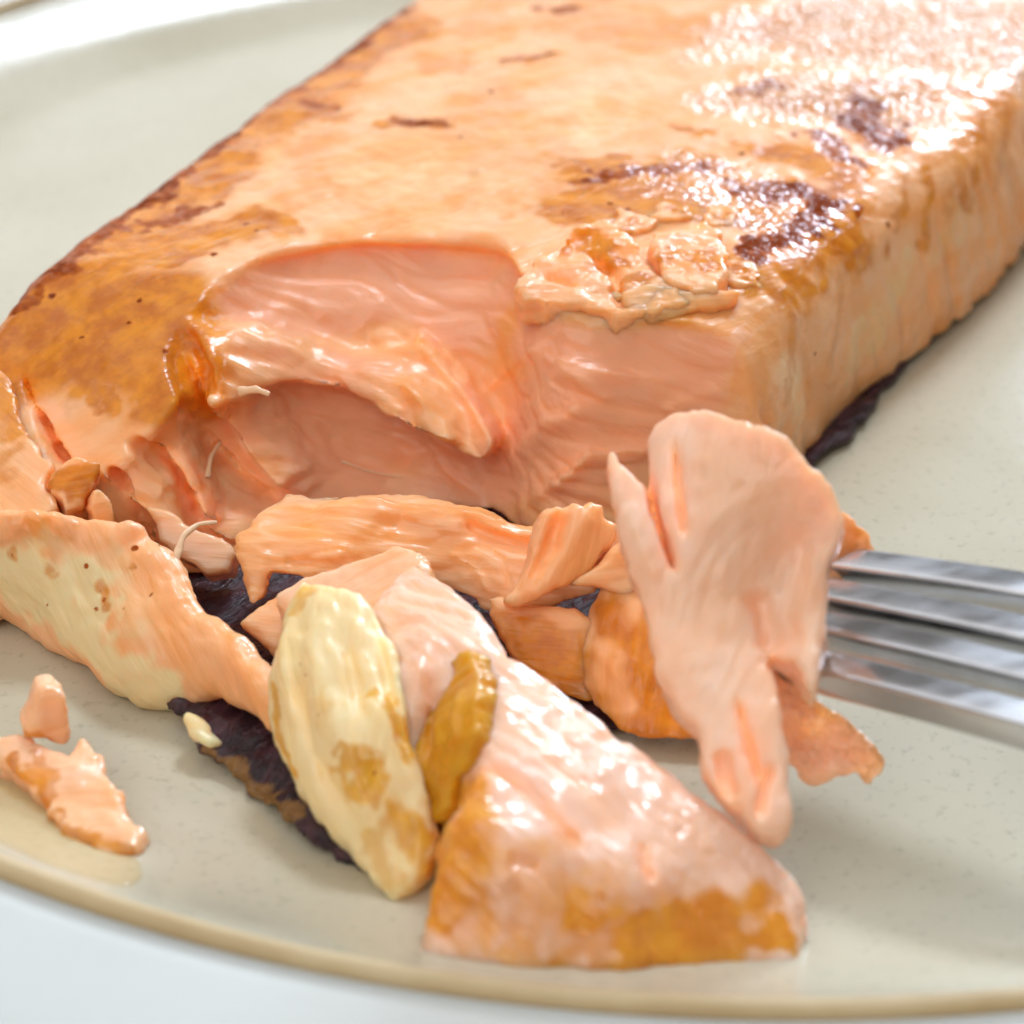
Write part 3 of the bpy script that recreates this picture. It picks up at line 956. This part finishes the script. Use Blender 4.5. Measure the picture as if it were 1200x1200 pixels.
# thin torn strands
def strand(pts, rad, parent, mat, nm='fibre_strand'):
    q = np.array([P3(p) for p in pts])
    t = np.linspace(0, len(q) - 1, 24)
    pp = np.stack([np.interp(t, np.arange(len(q)), q[:, a]) for a in range(3)], 1)
    for _ in range(4):
        pp[1:-1] = (pp[:-2] + 2 * pp[1:-1] + pp[2:]) / 4
    ang = np.linspace(0, 2 * np.pi, 8, endpoint=False)
    v, f = [], []
    for i, p in enumerate(pp):
        tg = pp[min(i + 1, 23)] - pp[max(i - 1, 0)]
        tg /= np.linalg.norm(tg)
        a1 = np.cross(tg, fwd)
        a1 /= np.linalg.norm(a1)
        a2 = np.cross(tg, a1)
        r = rad * (1 - 0.55 * i / 23) * (1 + 0.12 * math.sin(i * 0.7))
        v += [p + r * (a1 * math.cos(x) + 0.55 * a2 * math.sin(x)) for x in ang]
    for i in range(23):
        for k in range(8):
            f.append((i * 8 + k, i * 8 + (k + 1) % 8, (i + 1) * 8 + (k + 1) % 8, (i + 1) * 8 + k))
    f.append((23 * 8, 23 * 8 + 1, 23 * 8 + 2, 23 * 8 + 3))
    v = np.array(v)
    return Body(nm, v, np.array(f), v * 1.0, mat, parent)


for pts, r, m in (([(280, 459, 1.66), (300, 456, 1.72), (316, 462, 1.70)], 0.045, M_strand), 
                  ([(206, 655, 0.98), (214, 628, 1.1), (232, 614, 1.12), (254, 612, 1.08)], 0.036, M_strand), ([onb(243, 560, 0.02), onb(247, 535, 0.12), onb(258, 518, 0.06)], 0.03, M_strand),
                  
                  ([onb(400, 540, 0.01), onb(430, 552, 0.012), onb(470, 560, 0.01)], 0.012, M_strand)):
    add(strand(pts, r, fillet, m))

# skin under the fillet
sk = add(piece('skin', [(300, 700, 0.10), (1100, 400, 0.10), (700, 800, 0.10)],
               [(40, 640), (120, 740), (190, 815), (212, 838), (235, 868), (262, 895), (300, 930), (335, 962), (372, 985), (415, 1008), (450, 1030), (480, 1000), (600, 860), (740, 850), (770, 760), (820, 700), (900, 600),
                (962, 537), (1000, 505), (1035, 460), (1100, 385), (1160, 312), (1210, 255), (1300, 140), (1100, 60), (600, 300), (200, 500)],
               M_skin, ctrl=[(415, 1008, 0.12), (300, 930, 0.10), (962, 537, 0.12), (1200, 262, 0.14), (600, 500, 0.1), (1100, 60, 0.1), (200, 500, 0.1), (260, 860, 0.22), (340, 930, 0.22)],
               hi=0.03, lo=0.08, k=0.06, res=0.035, jag=0.06, jagf=3.5, lump=0.08, lumpf=2.2, fine=0.03, fringe=0, fib=0.9, parent=fillet))
sk.paint('fat', [S((250, 885), (290, 915), (340, 950), r=0.09, s=0.8)])
b = add(piece('fat_nub', [(225, 840, 0.32), (250, 870, 0.22), (235, 870, 0.2)], [(215, 838), (222, 831), (238, 840), (250, 858), (256, 874), (245, 882), (230, 872), (219, 856)], M_fat,
              hi=0.08, lo=0.2, k=0.14, parent=fillet, lump=0.05))

# ------------------------------------------------------------------ the loose front chunk
LCH = tuple(at(700, 1000, 0.3))
chunk = empty('salmon_chunk', LCH, 'thick loose chunk of pale salmon in front with a golden browned near side', 'salmon')
b = piece('flesh', [(520, 960, 1.14), (930, 1085, 0.46), (620, 760, 1.34)],
          [(440, 690), (452, 668), (478, 648), (510, 655), (545, 675), (572, 700), (594, 722), (600, 745), (640, 770), (668, 795), (700, 815), (745, 850), (790, 885), (838, 925), (880, 955), (915, 978),
           (940, 1000), (950, 1022), (940, 1050), (932, 1088), (890, 1072), (850, 1062), (790, 1045), (740, 1038), (690, 1020), (640, 1012), (590, 1000), (545, 985), (520, 965), (525, 930),
           (548, 900), (562, 872), (556, 830), (548, 780), (520, 765), (490, 780), (465, 750), (455, 715)],
          M_chunk, ctrl=[(470, 660, 1.30), (745, 850, 1.16), (948, 1020, 0.62), (560, 720, 1.38), (620, 1010, 1.06), (740, 1038, 0.88), (850, 1062, 0.64), (860, 960, 0.90), (600, 860, 1.28), (700, 940, 1.08)],
          hi=0.0, lo=1.7, k=0.32, res=0.024, jag=0.05, jagf=2.2, lump=0.07, lumpf=1.5, fib=-0.75, fine=0.017, parent=chunk, taper=0.10, floor=0.10, shear=(0.15, -0.95, 0.9),
          strokes=[([(560, 890), (605, 915), (645, 950), (682, 990)], -0.10, 0.05, 'g'), ([(755, 985), (757, 1010), (765, 1030)], -0.08, 0.05, 'g'),
                   ([(855, 930), (880, 955), (905, 985)], -0.12, 0.06, 'g'), ([(890, 950), (905, 985), (925, 1005)], 0.08, 0.05, 'g'),
                   ([(470, 680), (500, 690), (540, 700)], -0.05, 0.05, 'g'), ([(480, 705), (520, 715), (560, 725)], -0.05, 0.05, 'g'), ([(690, 810), (720, 840), (735, 870)], -0.05, 0.06, 'g'),
                   ([(600, 1000), (640, 1008)], -0.06, 0.05, 'g')])
add(b, LCH)
b.paint('sear', [S((515, 975), (540, 1010), (535, 1060), r=0.45, s=1.2), S((540, 1080), (620, 1090), r=0.2, s=0.5), S((690, 1145), (760, 1135), (830, 1120), r=0.42, s=1.2), S((760, 1085), (800, 1105), r=0.3, s=1.0),
                 S((880, 1100), (920, 1092), r=0.14, s=1), S((600, 1040), (740, 1075), (840, 1085), r=0.4, s=0.5), S((530, 1000), (600, 1130), (700, 1155), r=0.16, s=0.6), S((535, 930), (520, 960), r=0.12, s=0.7)])
b.paint('wet', [S((820, 985), (910, 1030), r=0.35, s=0.25)])

# ------------------------------------------------------------------ yellow pieces leaning on the chunk
LF = tuple(at(430, 1000, 0.05))
g = piece('fat_flake', [(464, 1050, 0.12), (330, 800, 0.95), (420, 700, 1.42)],
          [(356, 681), (368, 689), (402, 690), (427, 700), (443, 735), (460, 756), (472, 793), (479, 852), (493, 906), (503, 956), (503, 1018), (484, 1044), (464, 1064), (448, 1042), (432, 1022), (406, 1000), (372, 962), (347, 920), (322, 870), (314, 828),
           (318, 785), (331, 743), (343, 708)],
          M_fat, ctrl=[(420, 860, 1.02), (490, 950, 0.62), (372, 960, 0.38), (314, 828, 0.72), (390, 780, 1.20), (470, 790, 1.22)],
          hi=0.10, lo=0.30, k=0.14, jag=0.03, lump=0.055, lumpf=1.5, fib=-1.1, fine=0.014,
          strokes=[([(345, 715), (335, 780), (348, 860)], 0.05, 0.07, 'g'), ([(432, 720), (456, 800), (482, 900)], -0.09, 0.05, 'g'), ([(385, 700), (372, 780), (402, 880), (450, 1000)], 0.06, 0.12, 'g'),
                   ([(350, 800), (372, 880), (410, 960)], -0.06, 0.05, 'g'), ([(410, 760), (430, 850)], -0.05, 0.05, 'g')])
add(g, LF)
g.paint('sear', [S((395, 893), (420, 890), r=0.12, s=0.8), S((425, 905), (440, 925), r=0.12, s=0.9), S((405, 915), (420, 935), r=0.09, s=0.7), S((440, 810), (465, 840), (480, 880), r=0.09, s=0.75), S((320, 810), (325, 860), (345, 905), r=0.06, s=0.8), S((470, 970), (495, 1000), r=0.25, s=0.8),
                 S((440, 1000), (460, 1020), r=0.15, s=0.5), S((360, 690), (352, 710), r=0.08, s=0.6), S((370, 820), (380, 850), r=0.12, s=0.35)])
g.paint('char', [S(p, r=0.014, s=0.8) for p in ((352, 778), (358, 792), (372, 838), (392, 860), (368, 812), (440, 905), (455, 985))])
LO = tuple(at(520, 900, 0.1))
g2 = piece('ochre_flake', [(500, 950, 0.55), (445, 700, 1.35), (550, 780, 1.40)],
           [(462, 752), (470, 762), (486, 786), (505, 770), (516, 758), (520, 772), (548, 760), (560, 800), (562, 850), (552, 885), (530, 930), (512, 965), (495, 930), (485, 880), (476, 830), (464, 785)],
           M_ochre, ctrl=[(530, 850, 1.22), (480, 800, 1.02), (490, 880, 0.85)], hi=0.02, lo=0.25, k=0.05, jag=0.06, fringe=0.03, fine=0.012, lump=0.06, seed=21, fib=1.1,
           strokes=[([(530, 775), (505, 830), (500, 900)], -0.10, 0.06, 'g'), ([(545, 800), (535, 860), (515, 930)], 0.06, 0.06, 'g')])
add(g2, LO)

# ------------------------------------------------------------------ flake held by the fork
LH = tuple(at(870, 900, 1.0))
held = piece('held_flake', [(880, 940, 1.10), (760, 690, 1.95), (930, 640, 2.20)],
             [(707, 543), (712, 528), (720, 528), (731, 540), (748, 560), (763, 574), (758, 545), (756, 520), (761, 497), (777, 487), (808, 480), (840, 482), (876, 494), (912, 509), (948, 534), (970, 559), (985, 584),
              (991, 606), (984, 634), (975, 664), (970, 703), (967, 748), (957, 812), (946, 805), (930, 780), (912, 771), (902, 778), (912, 815), (917, 856), (922, 901), (929, 939), (926, 972), (900, 976), (872, 962), (850, 936), (823, 902), (818, 858),
              (782, 816), (766, 766), (750, 712), (735, 678), (735, 655), (724, 606), (714, 570)],
             M_held, ctrl=[(840, 482, 3.0), (720, 540, 2.55), (960, 570, 2.72), (860, 600, 2.50), (820, 850, 1.38), (960, 800, 1.62), (920, 960, 1.00)],
             hi=0.05, lo=0.34, k=0.08, res=0.022, jag=0.022, fib=1.35, fine=0.012, lump=0.06, lumpf=1.6,
             strokes=[([(791, 520), (796, 580), (803, 630)], -0.13, 0.026, 'g'), ([(758, 550), (768, 600), (792, 670)], -0.34, 0.032, 'g'), ([(885, 690), (895, 730), (905, 765)], -0.12, 0.12, 'g'),
                      ([(862, 820), (880, 880), (892, 925)], -0.12, 0.03, 'g'), ([(845, 880), (850, 915), (862, 940)], -0.10, 0.06, 'g'), ([(955, 640), (945, 720), (950, 790)], 0.06, 0.10, 'g'),
                      ([(735, 590), (750, 640), (770, 690)], 0.06, 0.08, 'g'), ([(905, 900), (893, 930), (890, 960)], -0.10, 0.03, 'g')])
add(held, LH)
LB = tuple(at(1000, 640, 1.7))
hb = piece('flake_scrap', [(985, 600, 2.1), (1020, 640, 1.85), (990, 670, 1.7)], [(970, 590), (990, 600), (1005, 612), (1020, 622), (1026, 645), (1028, 672), (1000, 685), (960, 680), (955, 620)], M_flesh,
           hi=0.0, lo=0.2, k=0.06, seed=23)
add(hb, LB)
hb.paint('sear', [S((995, 640), r=0.15, s=0.6)])
LG = tuple(at(970, 900, 0.6))
sg = piece('silvery_scrap', [(905, 790, 1.22), (1030, 890, 0.75), (930, 890, 0.72)],
           [(894, 776), (912, 768), (930, 800), (955, 815), (985, 835), (1004, 856), (1028, 876), (1040, 897), (1022, 920), (1005, 908), (993, 904), (975, 909), (952, 920), (930, 902), (914, 886), (905, 840)],
           M_pale, hi=0.0, lo=0.10, k=0.07, jag=0.04, lump=0.05, seed=24, fib=-0.6)
add(sg, LG)
sg.paint('wet', [S((960, 830), (1025, 890), r=0.35, s=1)])

# ------------------------------------------------------------------ crumbs on the plate
LC = tuple(at(90, 960, 0.05))
cr = piece('salmon_crumb', [(30, 890, 0.42), (150, 980, 0.34), (100, 880, 0.45)],
           [(-14, 868), (25, 857), (55, 868), (80, 884), (86, 870), (96, 861), (106, 872), (120, 886), (124, 902), (140, 926), (147, 948), (169, 970), (164, 988), (148, 1000), (122, 1001), (95, 990), (70, 974), (55, 950), (38, 925), (12, 897)],
           M_pale, hi=0.0, lo=0.40, k=0.10, jag=0.05, jagf=5, lump=0.05, lumpf=3, seed=26, floor=0.02)
add(cr, LC)
cr.paint('sear', [S((10, 890), (40, 920), (60, 960), (100, 995), (150, 1000), r=0.08, s=0.75), S((45, 890), (55, 930), r=0.09, s=0.6)])
LD = tuple(at(55, 850, 0.05))
cr2 = piece('salmon_crumb', [(40, 840, 0.65), (75, 830, 0.68), (55, 868, 0.42)], [(42, 816), (60, 809), (78, 817), (81, 845), (78, 872), (50, 868), (28, 860), (35, 840)], M_pale,
            hi=0.0, lo=0.35, k=0.08, lump=0.05, lumpf=3, seed=27, floor=0.02)
add(cr2, LD)
cr2.paint('sear', [S((30, 860), (75, 872), r=0.06, s=0.6)])

def on_plate(px, py, h=0.0):
    z = 0.0
    for _ in range(6):
        p = at(px, py, z)
        z = float(plate_z(np.hypot(p[0] - PC[0], p[1] - PC[1]))) + h
    return (px, py, z)


M_oil = N('cooking_oil')
M_oil.b.inputs['Base Color'].default_value = (0.95, 0.62, 0.16, 1)
M_oil.b.inputs['Alpha'].default_value = 0.22
M_oil.b.inputs['Roughness'].default_value = 0.06
M_oil.b.inputs['IOR'].default_value = 1.47
M_oil.link(M_oil.bump(M_oil.noise(M_oil.attr('fib').outputs['Vector'], 2.0, 3), 0.15, 0.002), M_oil.b.inputs['Normal'])
LP = tuple(at(80, 1000, 0.05))
oil = piece('oil_puddle', [on_plate(20, 960, 0.03), on_plate(120, 1040, 0.03), on_plate(60, 920, 0.03)],
            [(-30, 895), (10, 893), (60, 945), (110, 990), (165, 1003), (170, 1022), (145, 1036), (95, 1024), (40, 1004), (0, 985), (-30, 970)],
            M_oil.m, ctrl=[on_plate(*p, 0.03) for p in ((-30, 895), (165, 1000), (155, 1075), (0, 1015), (80, 1000), (-30, 990))], hi=0.0, lo=0.07, k=0.08, jag=0.04, jagf=1.5, lump=0.0, fine=0, fringe=0, seed=30)
add(oil, LP)

for b, loc in BODIES:
    o = b.done(loc)
    b.obj = o
tag(g.obj, 'pale yellow fatty flake with golden specks leaning against the front chunk', 'salmon flake')
tag(g2.obj, 'oily ochre-brown sliver wedged between the yellow flake and the front chunk', 'salmon flake')
tag(held.obj, 'upright peach salmon flake speared on the fork tips', 'salmon flake')
tag(hb.obj, 'small orange scrap behind the speared flake above the top tine', 'salmon scrap')
tag(sg.obj, 'shiny silvery-pink scrap hanging below the lowest fork tine', 'salmon scrap')
tag(cr.obj, 'flat pink salmon crumb in oil on the plate at the left', 'salmon crumb')
tag(oil.obj, 'thin golden oil puddle around the flat pink crumb', 'oil')
tag(cr2.obj, 'small pale stub touching the flat pink crumb at the left', 'salmon crumb')

# ------------------------------------------------------------------ the fork
LK = tuple(at(1100, 760, 1.5))
fork = empty('dinner_fork', LK, 'stainless steel fork entering from the right and holding the speared flake', 'fork')


ROLL = math.radians(10)


def bar(name, path, width, thick, mat, parent, loc):
    """rounded flat bar along path (points in cm with per-point widths), lying in the fork plane"""
    n = len(path)
    prof = []
    for t in np.linspace(0, 2 * np.pi, 32, endpoint=False):
        c, s = math.cos(t), math.sin(t)
        prof.append((math.copysign(abs(c) ** 0.2, c), math.copysign(abs(s) ** 0.2, s)))
    v, f = [], []
    for i, p in enumerate(path):
        tg = path[min(i + 1, n - 1)] - path[max(i - 1, 0)]
        tg /= np.linalg.norm(tg)
        sd = np.cross(np.array([0, 0, 1.0]), tg)
        sd /= np.linalg.norm(sd)
        nr = np.cross(tg, sd)
        sd, nr = sd * math.cos(ROLL) + nr * math.sin(ROLL), nr * math.cos(ROLL) - sd * math.sin(ROLL)
        for a, bq in prof:
            v.append(p + sd * a * width[i] / 2 + nr * bq * thick[i] / 2 - np.array(loc))
    m = len(prof)
    for i in range(n - 1):
        for k in range(m):
            f.append((i * m + k, i * m + (k + 1) % m, (i + 1) * m + (k + 1) % m, (i + 1) * m + k))
    f.append(tuple(range(m))[::-1])
    f.append(tuple((n - 1) * m + k for k in range(m)))
    me = bpy.data.meshes.new(name)
    me.from_pydata((np.array(v) * CM).tolist(), [], f)
    me.polygons.foreach_set('use_smooth', [True] * (len(f) - 2) + [False] * 2)
    me.materials.append(mat)
    o = bpy.data.objects.new(name, me)
    C.objects.link(o)
    o.parent = parent
    return o


TZ0, TZ1 = 1.42, 1.66
tl_ = [((970, 665), (1200, 701)), ((970, 703.5), (1200, 752)), ((968, 742.5), (1200, 799)), ((960, 787), (1200, 853))]
ends, dirs = [], []
for k, (p, q) in enumerate(tl_):
    zo = 0.08 + (0.13, 0.04, -0.05, -0.14)[k]
    a, b = at(*p, TZ0 + zo), at(*q, TZ1 + zo)
    dv = (b - a) / np.linalg.norm(b - a)
    a2 = a - dv * (0.55 if k < 3 else 0.42)
    b2 = b + dv * 1.4
    ends.append(b2)
    dirs.append(dv)
    path = [a2 + (b2 - a2) * t for t in np.linspace(0, 1, 14)]
    for t, pt in zip(np.linspace(0, 1, 14), path):
        pt[2] -= 0.05 * (2 * t - 1) ** 2 - 0.03
    wd = [0.25 * (0.45 + 0.55 * min(1, 6 * t + 0.1)) + 0.04 * t for t in np.linspace(0, 1, 14)]
    bar('tine', path, wd, [0.28] * 14, M_steel, fork, LK)
mid = sum(ends) / 4
dv = np.mean(dirs, 0)
dv /= np.linalg.norm(dv)
rise = np.array([0, 0, 1.0])
hp = [mid - dv * 0.12 + dv * t + rise * (0.03 * t * t if t < 4 else 0.24 * t - 0.48) for t in (0, 0.4, 1.0, 1.8, 2.6, 3.4, 4.4, 6, 8, 10, 11.5, 12)]
wid = np.linalg.norm(ends[0] - ends[3]) + 0.36
bar('neck_and_handle', hp, [wid, wid, wid * 0.96, wid * 0.82, wid * 0.5, 0.85, 0.7, 0.75, 1.1, 1.5, 1.5, 0.9], [0.2, 0.22, 0.22, 0.22, 0.24, 0.26, 0.26, 0.24, 0.24, 0.22, 0.2, 0.18], M_steel, fork, LK)
print('done', time.time() - T0)
